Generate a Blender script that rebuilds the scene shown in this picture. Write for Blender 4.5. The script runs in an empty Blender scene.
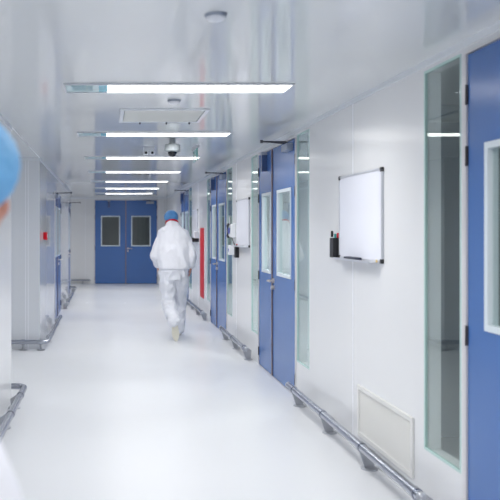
import bpy, bmesh, math, random
from mathutils import Vector, Matrix, noise
random.seed(4)
S = bpy.context.scene
COL = S.collection
PI = math.pi

# ------------------------------------------------------------------ dimensions (m); camera at x=0, y=0, z=1.5
XR, XL, TH, HC = 1.716, -0.82, 0.09, 2.405
YF = 21.2

# ------------------------------------------------------------------ materials
def lin(c):
    c /= 255.0
    return c/12.92 if c <= .04045 else ((c+.055)/1.055)**2.4
def rgb(r, g, b): return (lin(r), lin(g), lin(b), 1)

def mat(name, col, rough=.4, metal=0, spec=.5, vary=.03, scale=6, rvary=0, bump=0, bscale=40, coat=0, coat_rough=.05):
    m = bpy.data.materials.new(name); m.use_nodes = True
    n, l = m.node_tree.nodes, m.node_tree.links
    b = n['Principled BSDF']
    b.inputs['Roughness'].default_value = rough
    b.inputs['Metallic'].default_value = metal
    b.inputs['Specular IOR Level'].default_value = spec
    b.inputs['Coat Weight'].default_value = coat
    b.inputs['Coat Roughness'].default_value = coat_rough; b.inputs['Coat IOR'].default_value = 1.36
    tc = n.new('ShaderNodeTexCoord')
    nz = n.new('ShaderNodeTexNoise'); nz.inputs['Scale'].default_value = scale; nz.inputs['Detail'].default_value = 3
    l.new(tc.outputs['Object'], nz.inputs['Vector'])
    mx = n.new('ShaderNodeMix'); mx.data_type = 'RGBA'
    mx.inputs[6].default_value = tuple(c*(1-vary) for c in col[:3])+(1,)
    mx.inputs[7].default_value = tuple(min(1, c*(1+vary)) for c in col[:3])+(1,)
    l.new(nz.outputs['Fac'], mx.inputs[0]); l.new(mx.outputs[2], b.inputs['Base Color'])
    if rvary:
        mr = n.new('ShaderNodeMapRange')
        mr.inputs[3].default_value = rough-rvary; mr.inputs[4].default_value = rough+rvary
        l.new(nz.outputs['Fac'], mr.inputs[0]); l.new(mr.outputs[0], b.inputs['Roughness'])
    if bump:
        nb = n.new('ShaderNodeTexNoise'); nb.inputs['Scale'].default_value = bscale; nb.inputs['Detail'].default_value = 4
        l.new(tc.outputs['Object'], nb.inputs['Vector'])
        bp = n.new('ShaderNodeBump'); bp.inputs['Strength'].default_value = bump; bp.inputs['Distance'].default_value = .01
        l.new(nb.outputs['Fac'], bp.inputs['Height']); l.new(bp.outputs['Normal'], b.inputs['Normal'])
    return m

def glass_mat(name, tint, ior=1.5):
    m = bpy.data.materials.new(name); m.use_nodes = True
    n, l = m.node_tree.nodes, m.node_tree.links
    n.remove(n['Principled BSDF'])
    tr = n.new('ShaderNodeBsdfTransparent'); tr.inputs[0].default_value = tint
    gl = n.new('ShaderNodeBsdfGlossy'); gl.inputs['Roughness'].default_value = .01
    gl.inputs[0].default_value = (.93, 1, .98, 1)
    geo = n.new('ShaderNodeNewGeometry')
    dot = n.new('ShaderNodeVectorMath'); dot.operation = 'DOT_PRODUCT'
    l.new(geo.outputs['Normal'], dot.inputs[0]); l.new(geo.outputs['Incoming'], dot.inputs[1])
    def mth(op, a, b=None):
        q = n.new('ShaderNodeMath'); q.operation = op
        for k, v in enumerate((a, b)):
            if v is None: continue
            if isinstance(v, (int, float)): q.inputs[k].default_value = v
            else: l.new(v, q.inputs[k])
        return q.outputs[0]
    c = mth('ABSOLUTE', dot.outputs['Value'])
    f = mth('POWER', mth('SUBTRACT', 1, c), 5)
    fac = mth('ADD', mth('MULTIPLY', f, .96), .04)      # reflectance of one face of the pane
    mx = n.new('ShaderNodeMixShader')
    l.new(fac, mx.inputs[0]); l.new(tr.outputs[0], mx.inputs[1]); l.new(gl.outputs[0], mx.inputs[2])
    l.new(mx.outputs[0], n['Material Output'].inputs[0])
    return m

def emit_mat(name, col, s):
    m = bpy.data.materials.new(name); m.use_nodes = True
    n, l = m.node_tree.nodes, m.node_tree.links
    n.remove(n['Principled BSDF'])
    e = n.new('ShaderNodeEmission'); e.inputs[0].default_value = col; e.inputs[1].default_value = s
    l.new(e.outputs[0], n['Material Output'].inputs[0])
    return m

LIGHT = 2.2
M = dict(
    wall=mat('panel_white', rgb(226, 227, 229), .22, vary=.012, scale=1.2, spec=.5),
    wallg=mat('gloss_panel_white', rgb(222, 225, 230), .25, vary=.012, scale=1.2, spec=.5, coat=.75, coat_rough=.03),
    ceil=mat('ceiling_panel', rgb(222, 225, 226), .075, vary=.012, scale=.8, spec=.6),
    floor=mat('epoxy_floor', rgb(218, 220, 224), .26, vary=.012, scale=1.0, spec=.12, rvary=.03),
    trim=mat('trim_white', rgb(226, 230, 236), .25, vary=.01),
    seam=mat('seam_sealant', rgb(238, 240, 246), .3, vary=.01),
    room=mat('room_wall', rgb(226, 232, 234), .45, vary=.02),
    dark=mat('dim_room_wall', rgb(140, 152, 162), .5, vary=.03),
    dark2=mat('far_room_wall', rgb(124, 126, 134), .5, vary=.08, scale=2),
    blue=mat('blue_door_enamel', rgb(68, 110, 174), .24, vary=.02, scale=2, spec=.55),
    frame=mat('door_frame_alu', rgb(208, 206, 208), .3, metal=.1, vary=.015),
    wframe=mat('white_window_frame', rgb(216, 226, 232), .25, vary=.01),
    gedge=mat('green_glass_edge', rgb(186, 214, 210), .15, vary=.02),
    astr=mat('astragal_brown_grey', rgb(132, 118, 120), .35, metal=.5, vary=.1, scale=14),
    steel=mat('brushed_steel', rgb(176, 180, 190), .24, metal=1, vary=.04, scale=20),
    satin=mat('satin_handle', rgb(206, 198, 192), .35, metal=.5, vary=.03),
    bracket=mat('bracket_steel', rgb(176, 179, 186), .4, metal=.6, vary=.05, scale=20),
    hinge=mat('hinge_steel', rgb(84, 80, 84), .38, metal=.7, vary=.06),
    closer=mat('closer_grey', rgb(158, 166, 180), .35, metal=.4, vary=.03),
    arm=mat('dark_arm', rgb(62, 64, 72), .4, metal=.6, vary=.05),
    bolt=mat('navy_bolt_housing', rgb(66, 88, 130), .35, vary=.05),
    alu=mat('board_frame_alu', rgb(206, 209, 216), .35, metal=.5, vary=.02),
    board=mat('board_enamel', rgb(236, 238, 248), .12, vary=.006),
    black=mat('black_plastic', rgb(28, 29, 34), .4, vary=.1),
    navy=mat('eraser_felt', rgb(56, 60, 76), .7, vary=.1),
    teal=mat('teal_plastic', rgb(40, 150, 150), .35),
    red=mat('red_plastic', rgb(196, 14, 34), .5, spec=.2, vary=.04),
    yellow=mat('yellow_plastic', rgb(226, 196, 110), .4),
    plastic=mat('white_plastic', rgb(226, 229, 234), .35, vary=.01),
    grille=mat('grille_cream', rgb(224, 224, 222), .45, vary=.01),
    hatch=mat('hatch_cream', rgb(206, 208, 204), .5, vary=.01),
    tealcover=mat('teal_cover', rgb(200, 224, 226), .2, vary=.05, scale=8),
    tealdeep=mat('teal_lens', rgb(104, 186, 204), .2, vary=.04),
    gear=mat('ballast_grey', rgb(140, 172, 180), .5, vary=.35, scale=60),
    dome=glass_mat('smoked', (.03, .03, .035, 1)),
    domeb=mat('dome_black', rgb(26, 28, 34), .12),
    skin=mat('skin', rgb(190, 134, 116), .5, vary=.06, scale=12),
    suit=mat('white_coverall', rgb(228, 229, 236), .8, vary=.015, scale=5, bump=.35, bscale=26),
    suit2=mat('white_trousers', rgb(224, 226, 233), .8, vary=.015, scale=5, bump=.35, bscale=20),
    cap=mat('blue_bouffant', rgb(112, 174, 222), .6, vary=.14, scale=22, bump=.6, bscale=60),
    cap2=mat('deep_blue_bouffant', rgb(78, 136, 192), .6, vary=.2, scale=22, bump=.6, bscale=60),
    sole=mat('cream_sole', rgb(220, 216, 202), .65, vary=.06, scale=20),
    shoe=mat('white_shoe', rgb(232, 232, 230), .5),
    screen=mat('blue_print', rgb(70, 84, 170), .4),
    pane=glass_mat('pane_green', (.955, .985, .978, 1)),
    glow=emit_mat('lit_diffuser', (1, .985, .97, 1), LIGHT),
    glow4=emit_mat('bright_unseen_diffuser', (1, .99, .97, 1), 9),  # for the strong lamp added behind the middle double door
    glow2=emit_mat('unseen_diffuser', (1, .99, .97, 1), 3.5),
    glow3=emit_mat('dim_unseen_diffuser', (1, .99, .97, 1), 1.0),
)

# ------------------------------------------------------------------ mesh helpers
class MB:
    def __init__(s): s.bm = bmesh.new()
    def box(s, x0, x1, y0, y1, z0, z1):
        v = [s.bm.verts.new((x, y, z)) for x in (x0, x1) for y in (y0, y1) for z in (z0, z1)]
        for f in ((0, 1, 3, 2), (4, 6, 7, 5), (0, 4, 5, 1), (2, 3, 7, 6), (0, 2, 6, 4), (1, 5, 7, 3)):
            s.bm.faces.new([v[i] for i in f])
        return s
    def prism(s, pts, axis, a, b):      # pts in the two other axes
        def P(p, t):
            q = list(p); q.insert(axis, t); return q
        lo = [s.bm.verts.new(P(p, a)) for p in pts]; hi = [s.bm.verts.new(P(p, b)) for p in pts]
        s.bm.faces.new(lo); s.bm.faces.new(hi[::-1])
        n = len(pts)
        for i in range(n): s.bm.faces.new((lo[i], hi[i], hi[(i+1) % n], lo[(i+1) % n]))
        return s
    def tube(s, pts, r, n=14, cap=True):
        pts = [Vector(p) for p in pts]; rings = []
        for i, p in enumerate(pts):
            d = (pts[min(i+1, len(pts)-1)]-pts[max(i-1, 0)]).normalized()
            u = d.cross(Vector((0, 0, 1)))
            if u.length < .1: u = d.cross(Vector((1, 0, 0)))
            u.normalize(); w = u.cross(d).normalized()
            rr = r[i] if isinstance(r, (list, tuple)) else r
            rings.append([s.bm.verts.new(p+u*rr*math.cos(2*PI*k/n)+w*rr*math.sin(2*PI*k/n)) for k in range(n)])
        for a, b in zip(rings, rings[1:]):
            for k in range(n): s.bm.faces.new((a[k], a[(k+1) % n], b[(k+1) % n], b[k]))
        if cap:
            s.bm.faces.new(rings[0][::-1]); s.bm.faces.new(rings[-1])
        return s
    def lathe(s, c, prof, n=32, axis='z'):
        c = Vector(c); rings = []
        for r, h in prof:
            ring = []
            for k in range(n):
                a = 2*PI*k/n; p = Vector((r*math.cos(a), r*math.sin(a), h))
                if axis == 'x': p = Vector((h, p.x, p.y))
                if axis == 'y': p = Vector((p.x, h, p.y))
                ring.append(s.bm.verts.new(c+p))
            rings.append(ring)
        for a, b in zip(rings, rings[1:]):
            for k in range(n): s.bm.faces.new((a[k], a[(k+1) % n], b[(k+1) % n], b[k]))
        s.bm.faces.new(rings[0][::-1]); s.bm.faces.new(rings[-1])
        return s
    def ball(s, c, r, rot=None, n=20):
        r = (r, r, r) if not isinstance(r, (tuple, list)) else r
        m = Matrix.Translation(c)
        if rot: m = m @ rot
        m = m @ Matrix.Diagonal((*r, 1))
        bmesh.ops.create_uvsphere(s.bm, u_segments=n, v_segments=n//2+2, radius=1, matrix=m)
        return s
    def limb(s, pts, rs, n=16):
        """tapering closed tube with round joints"""
        pts = [Vector(p) for p in pts]
        for p, r in zip(pts, rs): s.ball(p, r*.995, n=16)
        for a, b, ra, rb in zip(pts, pts[1:], rs, rs[1:]): s.tube([a, b], [ra, rb], n)
        return s
    def loft(s, rings, n=28):
        """rings: (cx,cy,cz,rx,ry[,tilt]) stacked ellipses"""
        R = []
        for q in rings:
            cx, cy, cz, rx, ry = q[:5]; t = q[5] if len(q) > 5 else 0
            ring = []
            for k in range(n):
                a = 2*PI*k/n; e = .86
                x = rx*math.copysign(abs(math.cos(a))**e, math.cos(a)); y = ry*math.copysign(abs(math.sin(a))**e, math.sin(a))
                ring.append(s.bm.verts.new((cx+x, cy+y, cz+t*y)))
            R.append(ring)
        for a, b in zip(R, R[1:]):
            for k in range(n): s.bm.faces.new((a[k], a[(k+1) % n], b[(k+1) % n], b[k]))
        s.bm.faces.new(R[0][::-1]); s.bm.faces.new(R[-1])
        return s
    def mesh(s, name, off):
        if off: bmesh.ops.translate(s.bm, verts=s.bm.verts, vec=-Vector(off))
        bmesh.ops.recalc_face_normals(s.bm, faces=s.bm.faces)
        me = bpy.data.meshes.new(name); s.bm.to_mesh(me); s.bm.free()
        return me
    def build(s, name, m, parent=None, off=None, bevel=0, smooth=False):
        me = s.mesh(name, off)
        if smooth:
            for p in me.polygons: p.use_smooth = True
        o = bpy.data.objects.new(name, me); COL.objects.link(o)
        me.materials.append(M[m] if isinstance(m, str) else m)
        if parent: o.parent = parent
        elif off: o.location = off
        if bevel:
            b = o.modifiers.new('bevel', 'BEVEL'); b.width = bevel; b.segments = 2; b.limit_method = 'ANGLE'; b.angle_limit = .7
        if smooth and bevel == 0:
            try: me.set_sharp_from_angle(angle=math.radians(40))
            except Exception: pass
        return o

def tag(o, label=None, cat=None, group=None, kind=None):
    if label: o['label'] = label
    if cat: o['category'] = cat
    if group: o['group'] = group
    if kind: o['kind'] = kind
    return o
def root(name, loc, label, cat, rz=0, group=None, kind=None):
    o = bpy.data.objects.new(name, None); o.empty_display_size = .1
    COL.objects.link(o); o.location = loc; o.rotation_euler = (0, 0, rz)
    return tag(o, label, cat, group, kind)
def copy_tree(o, parent=None):
    c = o.copy(); COL.objects.link(c)
    if parent: c.parent = parent
    for ch in list(o.children): copy_tree(ch, c)
    return c

# ------------------------------------------------------------------ the setting
def struct(mb, name, m, label, cat): return tag(mb.build(name, m), label, cat, kind='structure')

struct(MB().box(-4.3, 4.4, -4.1, 24.2, -.1, 0), 'floor', 'floor', 'glossy white epoxy floor of the corridor', 'floor')
struct(MB().box(-4.3, 4.4, -4.1, 24.2, HC, HC+.1), 'ceiling', 'ceil', 'glossy pale grey panel ceiling', 'ceiling')

def wall_y(x0, x1, ya, yb, openings, mb=None):
    """wall running along y, with openings (y0,y1,z0,z1)"""
    mb = mb or MB(); cur = ya
    for y0, y1, z0, z1 in sorted(openings):
        if y0 > cur: mb.box(x0, x1, cur, y0, 0, HC)
        if z0 > 0: mb.box(x0, x1, y0, y1, 0, z0)
        if z1 < HC: mb.box(x0, x1, y0, y1, z1, HC)
        cur = y1
    if yb > cur: mb.box(x0, x1, cur, yb, 0, HC)
    return mb

# doors along the right wall: far jamb y
DN, DA, DB, DC = 3.60, 8.47, 12.335, 17.15
LW, RW = .685, .94           # narrow and wide leaf
DW = LW+RW
DH = 2.345
GB, GT = .325, 2.35
right_doors = [(d-DW-.03, d+.03, 0, DH) for d in (DN, DA, DB, DC)]
right_glass = [(3.66, 4.085), (6.38, 6.79), (8.53, 8.90), (10.24, 10.655), (12.40, 12.76), (15.0, 15.46)]
struct(wall_y(XR, XR+TH, -4, YF, right_doors+[(a, b, GB, GT) for a, b in right_glass]), 'wall_right', 'wall',
       'white panel wall along the right of the corridor', 'wall')
L1, L2 = 12.46, 16.9
left_doors = [(L1-.03, L1+DW+.03, 0, 2.14), (L2-.03, L2+.95, 0, 2.14)]
YP0, YP1, YP2 = 6.65, 9.55, 18.35
struct(MB().box(XL-TH, XL, -4, YP0, 0, HC).box(-4.2, XL-TH, YP0-TH, YP0, 0, HC), 'wall_left_near', 'wall', 'near left wall ending at the side passage', 'wall')
w = wall_y(XL-TH, XL, YP1, YP2, left_doors)
w.box(-4.2, XL-TH, YP1, YP1+TH, 0, HC).box(-4.2, XL-TH, YP2-TH, YP2, 0, HC)
struct(w, 'wall_left', 'wallg', 'white panel wall block beyond the left side passage', 'wall')
struct(MB().box(-4.3, -4.2, -4, YF+.09, 0, HC), 'wall_passage_end', 'wall', 'wall closing the left side passages', 'wall')
struct(MB().box(-4.2, XR+TH, -4.1, -4, 0, HC), 'wall_back', 'wall', 'wall behind the camera', 'wall')
FX0, FX1 = -.28, 1.45
w = MB().box(-4.2, FX0-.03, YF, YF+TH, 0, HC).box(FX1+.03, 4.3, YF, YF+TH, 0, HC).box(FX0-.03, FX1+.03, YF, YF+TH, DH, HC)
struct(w, 'wall_end', 'wall', 'white wall at the far end of the corridor', 'wall')
# rooms beyond the glass
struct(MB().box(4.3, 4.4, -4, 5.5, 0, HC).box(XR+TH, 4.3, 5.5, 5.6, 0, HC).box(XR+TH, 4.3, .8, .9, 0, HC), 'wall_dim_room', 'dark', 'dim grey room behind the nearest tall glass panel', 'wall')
struct(MB().box(4.3, 4.4, 5.6, YF, 0, HC).box(XR+TH, 4.3, 9.6, 9.7, 0, HC).box(XR+TH, 4.3, 13.8, 13.9, 0, HC), 'wall_side_rooms', 'room', 'pale walls of the rooms behind the right wall', 'wall')
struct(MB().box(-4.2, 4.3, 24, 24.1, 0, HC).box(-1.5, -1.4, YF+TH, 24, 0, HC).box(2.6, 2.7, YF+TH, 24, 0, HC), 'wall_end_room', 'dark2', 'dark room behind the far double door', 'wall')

# ceiling coving and panel seams
t = 1
def trim(mb, m, label):
    global t
    struct(mb, 'trim_%d' % t, m, label, 'trim'); t += 1
trim(MB().box(XR-.008, XR, -4, YF, HC-.035, HC), 'trim', 'thin white coving where the right wall meets the ceiling')
trim(MB().box(XL, XL+.008, YP1, YP2, HC-.035, HC), 'trim', 'thin white coving at the top of the left wall block')
trim(MB().box(XL, XL+.008, -4, YP0, HC-.035, HC), 'trim', 'thin white coving at the top of the near left wall')
trim(MB().box(-4.2, XL+.008, YP1-.008, YP1, HC-.035, HC), 'trim', 'thin white coving over the wall facing the side passage')
trim(MB().box(-4.2, XR, YF-.008, YF, HC-.035, HC), 'trim', 'thin white coving at the top of the far end wall')
for y in (5.26, 9.93, 14.0, 14.95):
    trim(MB().box(XR-.0015, XR, y-.005, y+.005, 0, HC-.035), 'seam', 'vertical white panel joint in the right wall')
for x in (-.965, -1.0, -2.1):
    trim(MB().box(x-.004, x+.004, YP1-.0015, YP1, 0, HC-.035), 'seam', 'vertical panel joint in the wall facing the side passage')
for x in (-.05-1.4+.9, 1.62):
    trim(MB().box(x-.004, x+.004, YF-.0015, YF, 0, HC-.035), 'seam', 'vertical panel joint in the far end wall')
for x in (-.82,):
    trim(MB().box(x-.004, x+.004, -4, YF, HC-.001, HC), 'seam', 'long panel joint running down the ceiling')
# ------------------------------------------------------------------ tall glass panels
for i, (a, b) in enumerate(right_glass):
    names = ['nearest tall glass panel beside the blue door at the right edge', 'tall glass panel to the right of the middle blue double door',
             'narrow tall glass panel left of the middle blue double door', 'tall glass panel right of the second distant blue double door',
             'narrow glass panel left of the distant double door by the red strip', 'farthest tall glass panel on the right wall']
    r = root('window_%d' % (i+1), (XR, a, GB), names[i], 'window', kind='structure')
    e = .012
    MB().box(-.002, .012, 0, e, 0, GT-GB).box(-.002, .012, b-a-e, b-a, 0, GT-GB).box(-.002, .012, e, b-a-e, 0, e).box(-.002, .012, e, b-a-e, GT-GB-e, GT-GB).build('window_frame', 'gedge', r)
    MB().box(.004, .010, e, b-a-e, e, GT-GB-e).build('pane', 'pane', r)

# ------------------------------------------------------------------ doors.  local x = along the wall, local -y = out into the corridor
def make_door(name, loc, rz, label, lw, rw, h, wins, single=False, depth=TH, near=None, bolt=True):
    r = root(name, loc, label, 'door', rz, kind='structure')
    W = lw+rw; f = .03
    MB().box(-f, 0, -.006, depth, 0, h).box(W, W+f, -.006, depth, 0, h).box(0, W, -.006, depth, h-.012, h).build('door_frame', 'frame', r)
    def leaf(u0, u1, wa, wb, hs, hand):
        top = h-.016; T = .045; g = .003; b0, b1 = .008, top
        z0, z1 = 1.045, 1.895
        m = MB().box(u0+g, wa, .002, T, b0, b1).box(wb, u1-g, .002, T, b0, b1).box(wa, wb, .002, T, b0, z0).box(wa, wb, .002, T, z1, b1)
        lf = m.build('door_leaf', 'blue', r)
        e = .03
        MB().box(wa, wa+e, -.005, T, z0, z1).box(wb-e, wb, -.005, T, z0, z1).box(wa+e, wb-e, -.005, T, z0, z0+e).box(wa+e, wb-e, -.005, T, z1-e, z1).build('window_frame', 'wframe', lf)
        MB().box(wa+e, wb-e, .018, .024, z0+e, z1-e).build('pane', 'pane', lf)
        hu = u0 if hs < 0 else u1
        for z in (2.14, 1.85, 1.0, .155):
            if z > h-.1: z = h-.2
            hm = MB().box(hu-.008, hu+.008, -.004, .002, z-.046, z+.046).tube([(hu, -.006, z-.048), (hu, -.005, z+.048)], .005, 10)
            hm.build('hinge', 'hinge', lf)
        return lf
    a, b = wins[0]
    if not single:
        l1 = leaf(0, lw, a, b, -1, 0)
        if near is None and bolt:
            MB().box(.36, .42, -.055, .002, h-.22, h-.05).build('bolt_housing', 'bolt', l1, bevel=.004)
            MB().box(.355, .425, -.06, .002, h-.05, h-.02).build('bolt_cap', 'closer', l1, bevel=.003)
        a, b = wins[1]
        l2 = leaf(lw, W, a, b, 1, 0)
        MB().box(lw-.018, lw+.006, -.010, .002, .01, h-.02).build('astragal', 'astr', l2)
        hx = lw+.055
    else:
        l2 = leaf(0, W, a, b, 1, 0); hx = .06
    MB().lathe((hx, -.006, .985), [(.025, -.004), (.025, .008)], 16, 'y').tube([(hx, 0, .985), (hx, -.058, .985), (hx+.01, -.064, .985), (hx+.12, -.064, .985)], .010, 10).build('handle', 'satin', l2, smooth=True)
    MB().lathe((hx, -.01, .915), [(.02, -.016), (.022, .0), (.022, .012)], 16, 'y').build('lock', 'satin', l2, smooth=True)
    # overhead closer on the wide leaf, elbow arm standing out into the corridor
    c0 = W-.30; end = W-.40; lc = l2
    if near is not None:
        c0 = near; end = near+.30; lc = l2 if single else l1
    MB().box(c0, c0+.21, -.060, .002, h-.115, h-.05).build('door_closer', 'closer', lc, bevel=.006)
    el = Vector((c0+.09, -.262, h-.024))
    MB().tube([(c0+.10, -.035, h-.05), (c0+.10, -.035, h-.028)], .013, 10).tube([(c0+.10, -.035, h-.028), el], .0075, 8).tube([el, (end, -.004, h-.02)], .0065, 8).lathe(el, [(.014, -.014), (.014, .014)], 12).build('closer_arm', 'arm', lc)
    return r

wA = [(.17, .61), (LW+.205, LW+.775)]
make_door('door_1', (XR, DN, 0), -PI/2, 'large blue door with white framed window at the right edge', LW, RW, DH, wA, bolt=False)
make_door('door_2', (XR, DA, 0), -PI/2, 'middle blue double door with two white framed windows on the right wall', LW, RW, DH, wA)
make_door('door_3', (XR, DB, 0), -PI/2, 'distant blue double door between the red strip and the smaller whiteboard', LW, RW, DH, wA)
make_door('door_4', (XR, DC, 0), -PI/2, 'farthest blue double door on the right wall behind the walking person', LW, RW, DH, wA)
make_door('door_5', (FX0, YF, 0), 0, 'blue double door closing the far end of the corridor', .865, .865, DH, [(.17, .70), (.865+.145, .865+.69)])
make_door('door_6', (XL, L1, 0), PI/2, 'nearer blue double door on the left wall', LW, RW, 2.14, wA, near=.03)
make_door('door_7', (XL, L2, 0), PI/2, 'farther blue single door on the left wall', 0, .92, 2.14, [(.2, .72)], single=True, near=.05)

# ------------------------------------------------------------------ ceiling lights
def make_light():
    r = root('ceiling_light', (0, 0, 0), 'x', 'ceiling light')
    x0, x1, y1 = -.715, .715, .275; e = .012; d = .012
    MB().box(x0, x1, 0, e, -d, 0).box(x0, x1, y1-e, y1, -d, 0).box(x0, x0+e, e, y1-e, -d, 0).box(x1-e, x1, e, y1-e, -d, 0).build('frame', 'alu', r)
    MB().box(x0+.275, x1-e, e, y1-e, -.008, -.001).build('diffuser', 'glow', r)
    c = MB().box(x0+e, x0+.22, e, y1-e, -.006, -.001).build('end_cover', 'tealcover', r)
    MB().box(x0+.05, x0+.14, .06, .2, -.009, -.006).box(x0+.15, x0+.18, .08, .19, -.009, -.006).build('control_gear', 'gear', c)
    MB().box(x0+.22, x0+.275, e, y1-e, -.007, -.001).build('lens_strip', 'tealdeep', r)
    ld = bpy.data.lights.new('lamp', 'AREA'); ld.shape = 'RECTANGLE'; ld.size = x1-x0-.29; ld.size_y = y1-2*e
    ld.energy = 6.5; ld.color = (1, .985, .955); ld.spread = math.radians(150)      # prismatic diffuser: little light at flat angles
    lo = bpy.data.objects.new('lamp', ld); COL.objects.link(lo); lo.parent = r; lo.location = ((x0+.275+x1-e)/2, y1/2, -.0095)
    return r
lab = ['nearest long recessed ceiling light with teal end cover', 'second ceiling light strip, just beyond the cream ceiling hatch',
       'third ceiling light strip, just beyond the dome camera', 'fourth ceiling light strip counted from the nearest one',
       'fifth ceiling light strip counted from the nearest one', 'sixth ceiling light strip, one before the farthest', 'farthest ceiling light strip, in front of the end door',
       'ceiling light overhead, out of the picture', 'ceiling light behind the camera', 'rearmost ceiling light behind the camera']
proto = make_light()
for i, y in enumerate([4.68, 7.0, 9.32, 11.64, 13.96, 16.28, 18.6, 2.36, .04, -2.3]):
    o = proto if i == 0 else copy_tree(proto)
    o.location = (.456, y, HC); o['label'] = lab[i]; o['group'] = 'recessed ceiling light strips'
# unseen lamps of passages and left room; added ones brighten right and end rooms
def unseen_lamp(x, y, m, label, s=.3):
    r = root('unseen_lamp', (x, y, HC), label, 'ceiling lamp')
    MB().box(-s-.02, s+.02, -s-.02, s+.02, -.01, 0).build('frame', 'alu', r)
    MB().box(-s, s, -s, s, -.014, -.010).build('diffuser', m, r)
unseen_lamp(-2.5, 7.9, 'glow2', 'square lamp in the left side passage')
unseen_lamp(-2.5, 19.8, 'glow2', 'square lamp in the far left passage')
unseen_lamp(3.0, 3.2, 'glow3', 'unseen added lamp brightening the dim room behind the nearest tall glass panel')  # weak lamp added so the room shows through the glass
unseen_lamp(.6, 22.6, 'glow3', 'unseen added lamp brightening the dark room behind the end door')  # added to lift the end door's windows from near black
unseen_lamp(3.0, 7.6, 'glow4', 'unseen added lamp brightening the room behind the middle double door')  # added so the glass beside the middle door looks pale
unseen_lamp(3.0, 11.6, 'glow3', 'unseen added lamp brightening the room behind the distant double door')  # added lamp, kept weak so the door panes stay darker
unseen_lamp(3.0, 16.0, 'glow2', 'unseen added lamp brightening the room behind the farthest right door')  # another lamp added to brighten the right-hand rooms
unseen_lamp(-2.2, 14.0, 'glow3', 'square lamp in the room behind the left doors')

# ------------------------------------------------------------------ guard rails
RZ, RO, RR = .140, .108, .027
def corner(p, q, r, rad=.09, n=7):
    p, q, r = Vector(p), Vector(q), Vector(r)
    a = q+(p-q).normalized()*rad; b = q+(r-q).normalized()*rad
    return [a.lerp(q, k/n).lerp(q.lerp(b, k/n), k/n) for k in range(n+1)]
def rail(path, label, brackets, side, group='steel floor guard rails'):
    """brackets: list of (point, wallward unit vector)"""
    b0 = Vector(brackets[0][0]); off = (b0.x, b0.y, 0)
    r = root('guard_rail', off, label, 'guard rail', group=group)
    pts = [Vector(path[0])]
    for i in range(1, len(path)-1): pts += corner(path[i-1], path[i], path[i+1])
    pts.append(Vector(path[-1]))
    MB().tube(pts, RR, 18).build('rail_tube', 'steel', r, off, smooth=True)
    # end caps
    for p in (pts[0], pts[-1]): MB().ball(p, RR*1.08, n=16).build('end_cap', 'bracket', r, off, smooth=True)
    for p, wv in brackets:
        p, wv = Vector(p), Vector(wv); al = Vector((-wv.y, wv.x, 0))
        m = MB(); lo = []; hi = []
        for u, z in [(-.024, RZ), (.02, RZ+.018), (.085, RZ-.03), (.078, .008), (.022, .008)]:
            b_ = p+wv*u; b_.z = z
            lo.append(m.bm.verts.new(b_-al*.009)); hi.append(m.bm.verts.new(b_+al*.009))
        m.bm.faces.new(lo); m.bm.faces.new(hi[::-1])
        for i in range(5): m.bm.faces.new((lo[i], hi[i], hi[(i+1) % 5], lo[(i+1) % 5]))
        br = m.build('bracket', 'bracket', r, off)
        f = p+wv*.052
        MB().lathe((f.x, f.y, 0), [(.052, 0), (.052, .007), (.046, .011)], 24).build('foot', 'bracket', br, off, smooth=True)
        a = Vector((p.x, p.y, RZ))
        MB().tube([a-al*.022, a+al*.022], RR+.005, 18).build('collar', 'steel', r, off, smooth=True)
xr = XR-RO; xl = XL+RO; RL = .108
def yrail(x, ya, yb, label, ys, wv):
    rail([(x, ya, RZ), (x, yb, RZ)], label, [((x, y, RZ), wv) for y in ys], 0)
yrail(xr, 3.86, 6.66, 'nearest steel guard rail on the floor under the vent grille', (3.93, 4.77, 5.62, 6.48), (1, 0, 0))
yrail(xr, 8.66, 10.55, 'steel guard rail between the middle and the distant right double doors', (8.80, 9.6, 10.42), (1, 0, 0))
yrail(xr, 12.5, 15.3, 'steel guard rail beneath the red strip on the right wall', (12.62, 13.5, 14.4, 15.2), (1, 0, 0))
RZ = RL
rail([(xl, 2.2, RZ), (xl, YP0+.12, RZ), (-2.4, YP0+.12, RZ)], 'steel guard rail wrapping the near left wall corner',
     [((xl, y, RZ), (-1, 0, 0)) for y in (3.0, 4.0, 5.0, 5.75, 6.4)]+[((-1.4, YP0+.12, RZ), (0, -1, 0))], 0)
rail([(-3.2, YP1-RO, RZ), (xl, YP1-RO, RZ), (xl, 12.25, RZ)], 'steel guard rail wrapping the corner of the left wall block',
     [((x, YP1-RO, RZ), (0, 1, 0)) for x in (-2.6, -1.6, -1.02, -.80)]+[((xl, y, RZ), (-1, 0, 0)) for y in (10.2, 11.2, 12.1)], 0)
yrail(xl, 14.35, 16.7, 'short steel guard rail between the two left doors', (14.5, 15.5, 16.55), (-1, 0, 0))
rail([(xl, 17.95, RZ), (xl, YP2+.15, RZ), (-2.6, YP2+.15, RZ)], 'steel guard rail curling around the far left wall end',
     [((xl, 18.1, RZ), (-1, 0, 0)), ((-1.5, YP2+.15, RZ), (0, -1, 0))], 0)
rail([(-3.0, YF-RO, RZ), (-.42, YF-RO, RZ)], 'steel guard rail on the far wall left of the end door',
     [((x, YF-RO, RZ), (0, 1, 0)) for x in (-2.4, -1.4, -.62)], 0)

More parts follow.
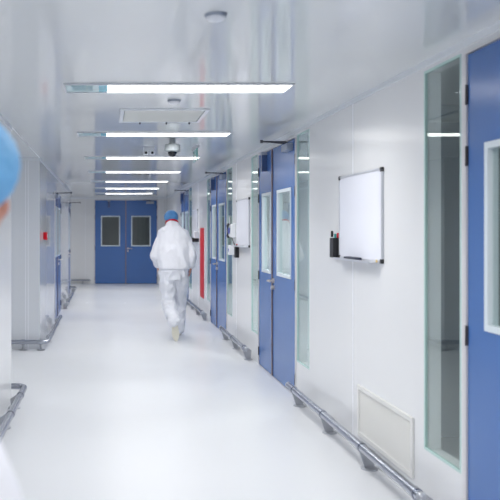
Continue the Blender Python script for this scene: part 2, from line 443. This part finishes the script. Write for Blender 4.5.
# ------------------------------------------------------------------ vent grille low on the right wall
y0, y1, z0, z1 = 4.215, 5.135, .120, .458
r = root('vent_grille', (XR, y0, z0), 'cream slatted vent grille low on the right wall', 'vent')
W, H = y1-y0, z1-z0; e = .03
MB().box(-.014, 0, 0, e, 0, H).box(-.014, 0, W-e, W, 0, H).box(-.014, 0, e, W-e, 0, e).box(-.014, 0, e, W-e, H-e, H).build('frame', 'grille', r, bevel=.003)
MB().box(-.002, 0, e, W-e, e, H-e).build('backing', 'hatch', r)
m = MB(); n = 22; st = (H-2*e)/n
for k in range(n):
    z = e+(k+.5)*st; m.prism([(-.010, z-.0045), (-.008, z-.0055), (-.001, z+.002), (-.002, z+.0035)], 1, e, W-e)
m.build('louvre_slats', 'grille', r)

# ------------------------------------------------------------------ whiteboards
def make_board():
    r = root('whiteboard', (0, 0, 0), 'x', 'whiteboard')
    W, H = .855, .59; e = .015; d = .016
    MB().box(-.012, 0, e, W-e, e, H-e).build('writing_surface', 'board', r)
    MB().box(-d, 0, 0, e, 0, H).box(-d, 0, W-e, W, 0, H).box(-d, 0, e, W-e, 0, e).box(-d, 0, e, W-e, H-e, H).build('frame', 'alu', r, bevel=.002)
    for y in (0, W):
        for z in (0, H):
            MB().box(-d-.003, .0, min(max(y-.014, -.003), W-.025), min(max(y-.014, -.003), W-.025)+.028, min(max(z-.014, -.003), H-.025), min(max(z-.014, -.003), H-.025)+.028).build('corner_cap', 'black', r, bevel=.004)
    MB().box(-d-.055, -d, .06, W-.06, -.004, .002).box(-d-.058, -d-.052, .06, W-.06, -.004, .010).build('pen_tray', 'alu', r)
    return r
bl = ['largest whiteboard on the right wall above the vent grille', 'second whiteboard, left of the middle blue double door', 'farthest whiteboard beside the red strip, behind the walking person']
by = (4.674, 8.985, 14.03)
p = make_board()
for i, y in enumerate(by):
    o = p if i == 0 else copy_tree(p)
    o.location = (XR, y, 1.295); o['label'] = bl[i]; o['group'] = 'wall whiteboards'
tag(MB().box(XR-.0655, XR-.020, 5.02, 5.26, 1.2975, 1.318).build('board_eraser', 'navy', bevel=.004), 'dark felt eraser lying on the tray of the largest whiteboard', 'eraser')
tag(MB().lathe((XR-.016, 4.75, 1.305), [(.009, -.006), (.010, 0)], 16, 'x').build('magnet', 'yellow'), 'tiny yellow magnet on the lower frame of the largest whiteboard', 'magnet')

def pen_holder(y, z, label, labs):
    r = root('pen_holder', (XR, y, z), label, 'pen holder', group='black pen holders')
    w, d, h, t_ = .088, .05, .145, .004
    MB().box(-d, -d+t_, 0, w, 0, h).box(-t_, 0, 0, w, 0, h).box(-d+t_, -t_, 0, t_, 0, h).box(-d+t_, -t_, w-t_, w, 0, h).box(-d+t_, -t_, t_, w-t_, 0, t_).build('cup', 'black', r, bevel=.002)
    for k, (mm, dx, dy, hh, l) in enumerate(labs):
        c = Vector((XR-d+dx, y+dy, z+.005))
        q = root('marker_pen', c, l, 'marker')
        tilt = Vector(((.5-k*.4)*.03, .02-.02*k, 1)).normalized()
        MB().tube([Vector((0, 0, 0)), tilt*(hh-.045)], .008, 12).build('barrel', 'plastic', q, smooth=True)
        MB().tube([tilt*(hh-.045), tilt*(hh-.004), tilt*hh], [.0095, .0095, .007], 12).build('marker_cap', mm, q, smooth=True)
pen_holder(5.55, 1.298, 'black pen holder beside the largest whiteboard', [
    ('black', .016, .085, .19, 'black capped marker in the holder by the largest whiteboard'),
    ('teal', .032, .055, .17, 'teal capped marker in the holder by the largest whiteboard'),
    ('red', .046, .03, .175, 'red capped marker in the holder by the largest whiteboard')])
pen_holder(9.72, 1.145, 'black pen holder under the second whiteboard', [
    ('red', .03, .06, .17, 'red capped marker in the holder under the second whiteboard'),
    ('black', .02, .03, .16, 'black capped marker in the holder under the second whiteboard')])

# white wall phone and box by the second whiteboard
r = root('wall_phone', (XR, 10.0, 1.40), 'white wall telephone with dark handset left of the second whiteboard', 'telephone')
MB().prism([(0, 0), (-.075, .01), (-.055, .17), (0, .19)], 1, -.03, .13).build('phone_body', 'plastic', r, bevel=.008)
MB().box(-.082, -.066, .04, .12, .05, .13).build('keypad', 'screen', r, bevel=.003)
MB().tube([(-.09, -.005, .0), (-.105, -.005, .02), (-.105, -.005, .16), (-.085, -.005, .18)], [.016, .014, .014, .018], 12).build('handset', 'black', r, smooth=True)
MB().tube([(-.06, .10, .17), (-.065, .10, .27)], .006, 8).build('antenna', 'plastic', r)
MB().tube([(-.05, -.01, .0), (-.03, -.02, -.06), (-.02, -.07, -.1)], .006, 8).build('cord', 'black', r)
r = root('dispenser_box', (XR, 10.02, 1.17), 'small white box with a blue mark below the wall telephone', 'box')
MB().box(-.075, 0, 0, .14, 0, .13).build('box_body', 'plastic', r, bevel=.008)
MB().lathe((-.075, .08, .065), [(.022, -.004), (.022, 0)], 16, 'x').build('badge', 'screen', r)
# items by the farthest whiteboard
r = root('hand_dispenser', (XR, 13.86, 1.33), 'white and black dispenser below the farthest whiteboard', 'dispenser')
MB().box(-.09, 0, 0, .1, .02, .15).build('dispenser_body', 'plastic', r, bevel=.012)
MB().box(-.125, -.09, .02, .08, -.05, .03).box(-.09, 0, .02, .08, -.05, .02).build('dispenser_lever', 'black', r, bevel=.004)
# red strip
r = root('red_panel', (XR-.001, 13.10, .31), 'tall narrow red panel on the right wall', 'red panel')
MB().box(-.012, 0, 0, .52, 0, 1.225).build('panel_face', 'red', r, bevel=.003)
MB().box(-.006, 0, -.03, 0, -.02, 1.24).build('edge_strip', 'plastic', r)
# fire call point on the left wall
r = root('fire_call_point', (XL, 10.15, 1.37), 'small red fire alarm call point on the left wall', 'fire alarm')
MB().box(0, .05, -.045, .045, 0, .10).build('casing', 'red', r, bevel=.005)
MB().box(.05, .053, -.028, .028, .025, .075).build('break_plate', 'plastic', r)

# ------------------------------------------------------------------ ceiling items
def detector(x, y, label):
    r = root('smoke_detector', (x, y, HC), label, 'smoke detector', group='round ceiling detectors')
    MB().lathe((0, 0, 0), [(.046, 0), (.046, -.008), (.043, -.012)], 36).build('detector_base', 'closer', r, smooth=True)
    MB().lathe((0, 0, 0), [(.040, -.012), (.040, -.018), (.032, -.026), (.012, -.028)], 36).build('sensor_head', 'plastic', r, smooth=True)
detector(.465, 3.19, 'round white smoke detector nearest, on the ceiling at the top')
detector(.482, 5.30, 'round white smoke detector between the nearest light and the ceiling hatch')
r = root('ceiling_hatch', (.45, 5.66, HC), 'square cream access hatch in the ceiling behind the nearest light', 'ceiling hatch')
MB().box(-.335, .335, 0, .03, -.012, 0).box(-.335, .335, .64, .67, -.012, 0).box(-.335, -.305, .03, .64, -.012, 0).box(.305, .335, .03, .64, -.012, 0).build('hatch_frame', 'trim', r, bevel=.002)
MB().box(-.300, .300, .035, .635, -.009, 0).build('hatch_panel', 'hatch', r, bevel=.002)
for x in (-.16, .06, .25):
    MB().lathe((x, .655, -.012), [(.008, 0), (.006, -.014), (.003, -.016)], 10).build('latch', 'hinge', r)
r = root('dome_camera', (.665, 7.5, HC), 'white dome security camera with black lens hanging from the ceiling', 'security camera')
MB().lathe((0, 0, 0), [(.030, 0), (.030, -.05), (.045, -.055), (.072, -.062), (.078, -.075), (.078, -.125), (.066, -.135)], 36).build('housing', mat('dome_housing_grey', rgb(146, 154, 158), .5), r, smooth=True)
MB().lathe((0, 0, -.135), [(.045*math.cos(k*PI/16), -.052*math.sin(k*PI/16)) for k in range(8)], 32).build('dome_lens', 'domeb', r, smooth=True)
r = root('emergency_light', (.48, 8.3, HC), 'small white twin spot emergency light on the ceiling beside the dome camera', 'emergency light')
MB().box(-.06, .06, -.03, .03, -.04, 0).build('housing', 'plastic', r, bevel=.004)
for x in (-.034, .034):
    s_ = MB().box(x-.028, x+.028, -.045, .02, -.085, -.04).build('spot_head', 'plastic', r, bevel=.005)
    MB().lathe((x, -.045, -.066), [(.014, -.004), (.014, 0)], 16, 'y').build('lens', 'black', s_)
r = root('exit_sign', (.985, 8.1, HC), 'teal green glass sign hanging edge-on from the ceiling', 'sign')
MB().box(-.004, .004, 0, .36, -.16, -.03).build('sign_plate', mat('teal_sign', rgb(64, 165, 158), .2, vary=.03), r)
MB().box(-.018, .018, -.01, .37, -.03, 0).build('sign_rail', 'alu', r, bevel=.003)

# ------------------------------------------------------------------ people
def remesh(mb, vox, smooth=6, noise_amp=0, nscale=9, aniso=(1, 1, 1), off=Vector()):
    me = mb.mesh('tmp', None); o = bpy.data.objects.new('tmp', me); COL.objects.link(o)
    m = o.modifiers.new('r', 'REMESH'); m.mode = 'VOXEL'; m.voxel_size = vox
    s = o.modifiers.new('s', 'SMOOTH'); s.factor = .5; s.iterations = smooth
    dg = bpy.context.evaluated_depsgraph_get(); dg.update()
    out = bpy.data.meshes.new_from_object(o.evaluated_get(dg), depsgraph=dg)
    bpy.data.objects.remove(o); bpy.data.meshes.remove(me)
    if noise_amp:
        nn = [v.normal.copy() for v in out.vertices]
        for v, nv in zip(out.vertices, nn):
            q = Vector((v.co.x*aniso[0], v.co.y*aniso[1], v.co.z*aniso[2]))*nscale+off
            k = noise.noise(q)+.5*noise.noise(q*2.1+Vector((3, 1, 7)))
            v.co += nv*noise_amp*(1-2.2*abs(k))
    for pl in out.polygons: pl.use_smooth = True
    return out
def link(name, me, m, parent):
    for k, mm in enumerate(m if isinstance(m, (list, tuple)) else [m]): me.materials.append(M[mm])
    o = bpy.data.objects.new(name, me); COL.objects.link(o); o.parent = parent
    return o
def hand(mb, wrist, fdir, palm_n, thumb_dir, k=1.0, curl=.5):
    """palm plus five bent fingers"""
    f = Vector(fdir).normalized(); nrm = Vector(palm_n).normalized()
    s = f.cross(nrm).normalized()
    if s.dot(Vector(thumb_dir)) < 0: s = -s
    w = Vector(wrist)
    rot = Matrix((s, nrm, f)).transposed().to_4x4()
    mb.ball(w+f*.050*k, (.042*k, .015*k, .052*k), rot, n=18)
    mb.limb([w-f*.03, w+f*.02], [.027*k, .026*k])
    for i, L in enumerate((.072, .080, .074, .058)):
        b = w+f*(.088-.004*abs(i-1.2))*k+s*(.030-.020*i)*k
        d0 = (f+nrm*.25*curl+s*(.06-.04*i)).normalized(); d1 = (f+nrm*1.1*curl).normalized(); d2 = (f*.6+nrm*1.6*curl).normalized()
        p1 = b+d0*L*.45*k; p2 = p1+d1*L*.32*k; p3 = p2+d2*L*.23*k
        mb.limb([b-f*.03*k, b, p1, p2, p3], [.0085*k, .0092*k, .0086*k, .008*k, .007*k], 12)
    b = w+f*.025*k+s*.030*k
    p1 = b+(s*.7+f*.7+nrm*.25).normalized()*.042*k; p2 = p1+(s*.2+f+nrm*.4).normalized()*.030*k; p3 = p2+(f+nrm*.5).normalized()*.022*k
    mb.limb([b-s*.014*k, b, p1, p2, p3], [.013*k, .013*k, .0105*k, .0098*k, .008*k], 12)
def head_shape(mb, c, yaw, pitch):
    R = Matrix.Translation(c) @ Matrix.Rotation(yaw, 4, 'Z') @ Matrix.Rotation(-pitch, 4, 'X')
    def B(p, r): mb.ball(R @ Vector(p), r, R.to_3x3().to_4x4(), n=22)
    B((0, -.012, .03), (.077, .095, .088)); B((0, .025, -.03), (.062, .066, .075)); B((0, .05, -.085), (.036, .034, .028))
    B((0, .098, -.028), (.014, .020, .017)); B((0, .088, -.005), (.009, .014, .028))
    B((0, .083, -.062), (.024, .012, .009))
    for s in (-1, 1):
        B((s*.031, .077, .012), (.017, .010, .012)); B((s*.030, .082, .030), (.022, .009, .006))
        B((s*.079, -.006, -.012), (.009, .020, .033))
        B((s*.045, .045, -.03), (.026, .030, .030))
    return R
def cap_shape(mb, R, k=1.0):
    def B(p, r): mb.ball(R @ Vector(p), tuple(q*k for q in r), R.to_3x3().to_4x4(), n=24)
    B((0, -.022, .055), (.099, .114, .086)); B((0, -.055, .015), (.092, .080, .070))

# ---- the person walking away
P = root('person', (.965, 10.65, 0), 'person in white coverall and blue cap walking away down the corridor', 'person')
head_c = Vector((-.02, .20, 1.628)); shL, shR = Vector((-.160, .075, 1.365)), Vector((.165, .075, 1.36))
elL, wrL = Vector((-.250, .07, 1.14)), Vector((-.20, .24, .98))
elR, wrR = Vector((.252, .02, 1.14)), Vector((.245, .045, .985))
hipL, knL, anL = Vector((-.095, .02, .90)), Vector((-.075, .05, .47)), Vector((-.022, -.345, .255))
hipR, knR, anR = Vector((.10, .02, .90)), Vector((.095, .20, .49)), Vector((.085, .22, .09))
def body(head_c, yaw, pitch, neck, shL, shR, elL, wrL, elR, wrR, legs, chest, pelvis, hands):
    mb = MB()
    R = head_shape(mb, head_c, yaw, pitch)
    mb.limb([neck, R @ Vector((0, -.02, -.05))], [.058, .054])
    mb.loft(chest); mb.loft(pelvis)
    for sh, el, wr in ((shL, elL, wrL), (shR, elR, wrR)):
        mb.limb([neck.lerp(sh, .5)-Vector((0, 0, .04)), sh, el, wr], [.065, .062, .043, .028])
    for hp, kn, an, heel, toe in legs:
        mb.limb([hp, hp.lerp(kn, .5), kn, kn.lerp(an, .35), an], [.09, .078, .055, .056, .036])
        mb.limb([an, heel, toe], [.034, .028, .02])
    for h in hands: hand(mb, **h)
    return mb, R
heelL, toeL = Vector((-.022, -.375, .215)), Vector((-.008, -.37, .055))
heelR, toeR = Vector((.085, .20, .05)), Vector((.09, .40, .035))
neck = Vector((-.005, .11, 1.50))
chest = [(0, .02, 1.0, .13, .09), (0, .03, 1.15, .135, .10), (0, .06, 1.3, .16, .115), (0, .075, 1.42, .17, .10), (0, .10, 1.49, .09, .07)]
pelvis = [(0, .02, .82, .13, .10), (0, .02, .93, .155, .11), (0, .02, 1.05, .135, .095)]
hands = [dict(wrist=wrL, fdir=(.1, .35, -.9), palm_n=(.8, .3, .1), thumb_dir=(.1, .9, .1)),
         dict(wrist=wrR, fdir=(-.12, .1, -1), palm_n=(-.9, .2, .1), thumb_dir=(.1, 1, 0))]
mb, R = body(head_c, 0, .55, neck, shL, shR, elL, wrL, elR, wrR, [(hipL, knL, anL, heelL, toeL), (hipR, knR, anR, heelR, toeR)], chest, pelvis, hands)
link('body', remesh(mb, .007, 4), 'skin', P)
mb = MB()
mb.loft([(.0, .02, .955, .215, .150), (.0, .02, 1.0, .22, .15), (0, .025, 1.12, .225, .15), (0, .05, 1.27, .235, .155), (0, .07, 1.35, .225, .145), (0, .085, 1.43, .222, .14), (-.003, .095, 1.485, .205, .125), (-.006, .105, 1.525, .155, .105), (-.010, .115, 1.552, .095, .088, -.2), (-.014, .12, 1.598, .076, .078, -.5)])
for sh, el, wr in ((shL, elL, wrL), (shR, elR, wrR)):
    e = wr+(el-wr)*.16
    mb.limb([sh-Vector((sh.x*.35, 0, -.01)), sh, sh.lerp(el, .5), el, el.lerp(e, .5), e], [.075, .084, .082, .075, .066, .050])
link('jacket', remesh(mb, .012, 4, .011, 7, (1, 1, .5)), 'suit', P)
mb = MB()
mb.loft([(0, .02, .80, .15, .12), (0, .02, .90, .185, .135), (0, .02, 1.02, .18, .13)])
for hp, kn, an in ((hipL, knL, anL), (hipR, knR, anR)):
    e = an+(an-kn).normalized()*.005
    mb.limb([hp, hp.lerp(kn, .5), kn, kn.lerp(an, .5), e], [.112, .104, .09, .086, .076])
link('trousers', remesh(mb, .012, 3, .017, 9, (1, 1, .7), Vector((5, 2, 1))), 'suit2', P)
mb = MB(); cap_shape(mb, R, 1.0)
link('bouffant_cap', remesh(mb, .007, 3, .004, 40), 'cap2', P)
m = MB(); ring = []
for k in range(33):
    a = 2*PI*k/32; ring.append(Vector((-.016+.083*math.cos(a), .128+.084*math.sin(a), 1.600-.045*math.sin(a))))
m.tube(ring, .012, 10, cap=False)
link('red_collar', remesh(m, .005, 2), 'red', P)
def shoe(an, heel, toe, up):
    d = (toe-heel).normalized(); up = Vector(up).normalized(); s = d.cross(up).normalized(); up = s.cross(d)
    rot = Matrix((s, d, up)).transposed().to_4x4()
    mid = heel.lerp(toe, .5)
    mb = MB(); mb.ball(mid+up*.004+d*.055, (.047, .088, .042), rot); mb.ball(mid+up*.010-d*.055, (.041, .078, .050), rot); mb.ball(heel+up*.045, (.04, .045, .05), rot)
    o = link('shoe', remesh(mb, .007, 3), 'shoe', P)
    so = MB(); n = 28; lo = []; hi = []
    for k in range(n):
        a = 2*PI*k/n; y = math.sin(a); w = .052-.010*max(0, -y)-.006*math.exp(-((y+.15)/.3)**2)
        q = mid+s*w*math.cos(a)+d*(.137*y)
        lo.append(so.bm.verts.new(q-up*.052)); hi.append(so.bm.verts.new(q-up*.028))
    so.bm.faces.new(lo); so.bm.faces.new(hi[::-1])
    for k in range(n): so.bm.faces.new((lo[k], hi[k], hi[(k+1) % n], lo[(k+1) % n]))
    so.build('sole', 'sole', o, bevel=.004)
shoe(anL, heelL+Vector((0, .02, .0)), toeL+Vector((0, .02, .0)), (0, 1, .15))
shoe(anR, heelR+Vector((0, 0, .004)), toeR+Vector((0, 0, .017)), (0, 0, 1))

# ---- the blurred person at the left edge (local +y is the way the person faces: to the right)
P = root('person', (-.476, 1.5, 0), 'blurred person in blue cap at the left edge of the picture', 'person', -PI/2)
head_c = Vector((0, .198, 1.580))
shL, shR = Vector((-.19, .04, 1.37)), Vector((.19, .05, 1.36))
elL, wrL = Vector((-.225, .03, 1.10)), Vector((-.20, .12, .86))
elR, wrR = Vector((.225, .235, 1.11)), Vector((.20, .345, .88))
legs = [(Vector((-.095, -.03, .88)), Vector((-.10, .0, .47)), Vector((-.105, -.04, .09)), Vector((-.105, -.07, .045)), Vector((-.115, .13, .035))),
        (Vector((.095, -.03, .88)), Vector((.10, .0, .47)), Vector((.105, -.04, .09)), Vector((.105, -.07, .045)), Vector((.115, .13, .035)))]
chest = [(0, -.02, 1.0, .13, .09), (0, -.01, 1.15, .135, .10), (0, .02, 1.28, .16, .11), (0, .035, 1.38, .17, .10), (0, .06, 1.44, .09, .07)]
pelvis = [(0, -.03, .80, .13, .10), (0, -.03, .92, .155, .11), (0, -.025, 1.04, .135, .095)]
hands = [dict(wrist=wrL, fdir=(.05, .3, -1), palm_n=(1, 0, 0), thumb_dir=(0, 1, .2)), dict(wrist=wrR, fdir=(-.05, .3, -1), palm_n=(-1, 0, 0), thumb_dir=(0, 1, .2))]
neck = Vector((0, .07, 1.44))
mb, R = body(head_c, 1.0, .02, neck, shL, shR, elL, wrL, elR, wrR, legs, chest, pelvis, hands)
link('body', remesh(mb, .007, 4), 'skin', P)
mb = MB()
mb.loft([(0, -.03, .93, .20, .14), (0, -.03, 1.05, .20, .14), (0, -.01, 1.2, .21, .145), (0, .03, 1.33, .20, .135), (0, .045, 1.40, .16, .11), (0, .06, 1.445, .09, .08), (0, .075, 1.475, .07, .07)])
for sh, el, wr in ((shL, elL, wrL), (shR, elR, wrR)):
    mb.limb([sh-Vector((sh.x*.35, 0, 0)), sh, sh.lerp(el, .5), el, el.lerp(wr, .5), wr], [.075, .08, .075, .070, .065, .055])
link('jacket', remesh(mb, .012, 5, .006, 7), 'suit', P)
mb = MB()
mb.loft([(0, -.03, .78, .15, .12), (0, -.03, .90, .18, .13), (0, -.03, 1.0, .17, .125)])
for hp, kn, an, hl, to in legs:
    mb.limb([hp, hp.lerp(kn, .5), kn, kn.lerp(an, .5), an], [.11, .10, .085, .078, .068])
link('trousers', remesh(mb, .012, 4, .006, 8), 'suit2', P)
mb = MB(); cap_shape(mb, R @ Matrix.Translation((0, -.02, -.008)), 1.28)
link('bouffant_cap', remesh(mb, .007, 3, .004, 40), 'cap', P)
for hp, kn, an, hl, to in legs: shoe(an, hl+Vector((0, 0, .009)), to+Vector((0, 0, .018)), (0, 0, 1))

# ------------------------------------------------------------------ camera, world, view
cd = bpy.data.cameras.new('camera'); cam = bpy.data.objects.new('camera', cd); COL.objects.link(cam)
cam.location = (0, 0, 1.5); cam.rotation_euler = (PI/2, 0, 0)
cd.sensor_width = 36; cd.lens = 36*760/500
cd.shift_x = (250-105)/500; cd.shift_y = -(250-230)/500
cd.clip_start = .05
cd.dof.use_dof = True; cd.dof.focus_distance = 7.0; cd.dof.aperture_fstop = cd.lens/1000/.0172
S.camera = cam
wd = bpy.data.worlds.new('world'); S.world = wd; wd.use_nodes = True
wd.node_tree.nodes['Background'].inputs[0].default_value = (.8, .9, 1, 1)
wd.node_tree.nodes['Background'].inputs[1].default_value = .1
vs = S.view_settings
vs.view_transform = 'Standard'; vs.look = 'None'; vs.gamma = 1; vs.use_curve_mapping = False
vs.exposure = 1.45
S.cycles.max_bounces = 14; S.cycles.diffuse_bounces = 8; S.cycles.glossy_bounces = 8; S.cycles.transparent_max_bounces = 16
S.cycles.use_denoising = True
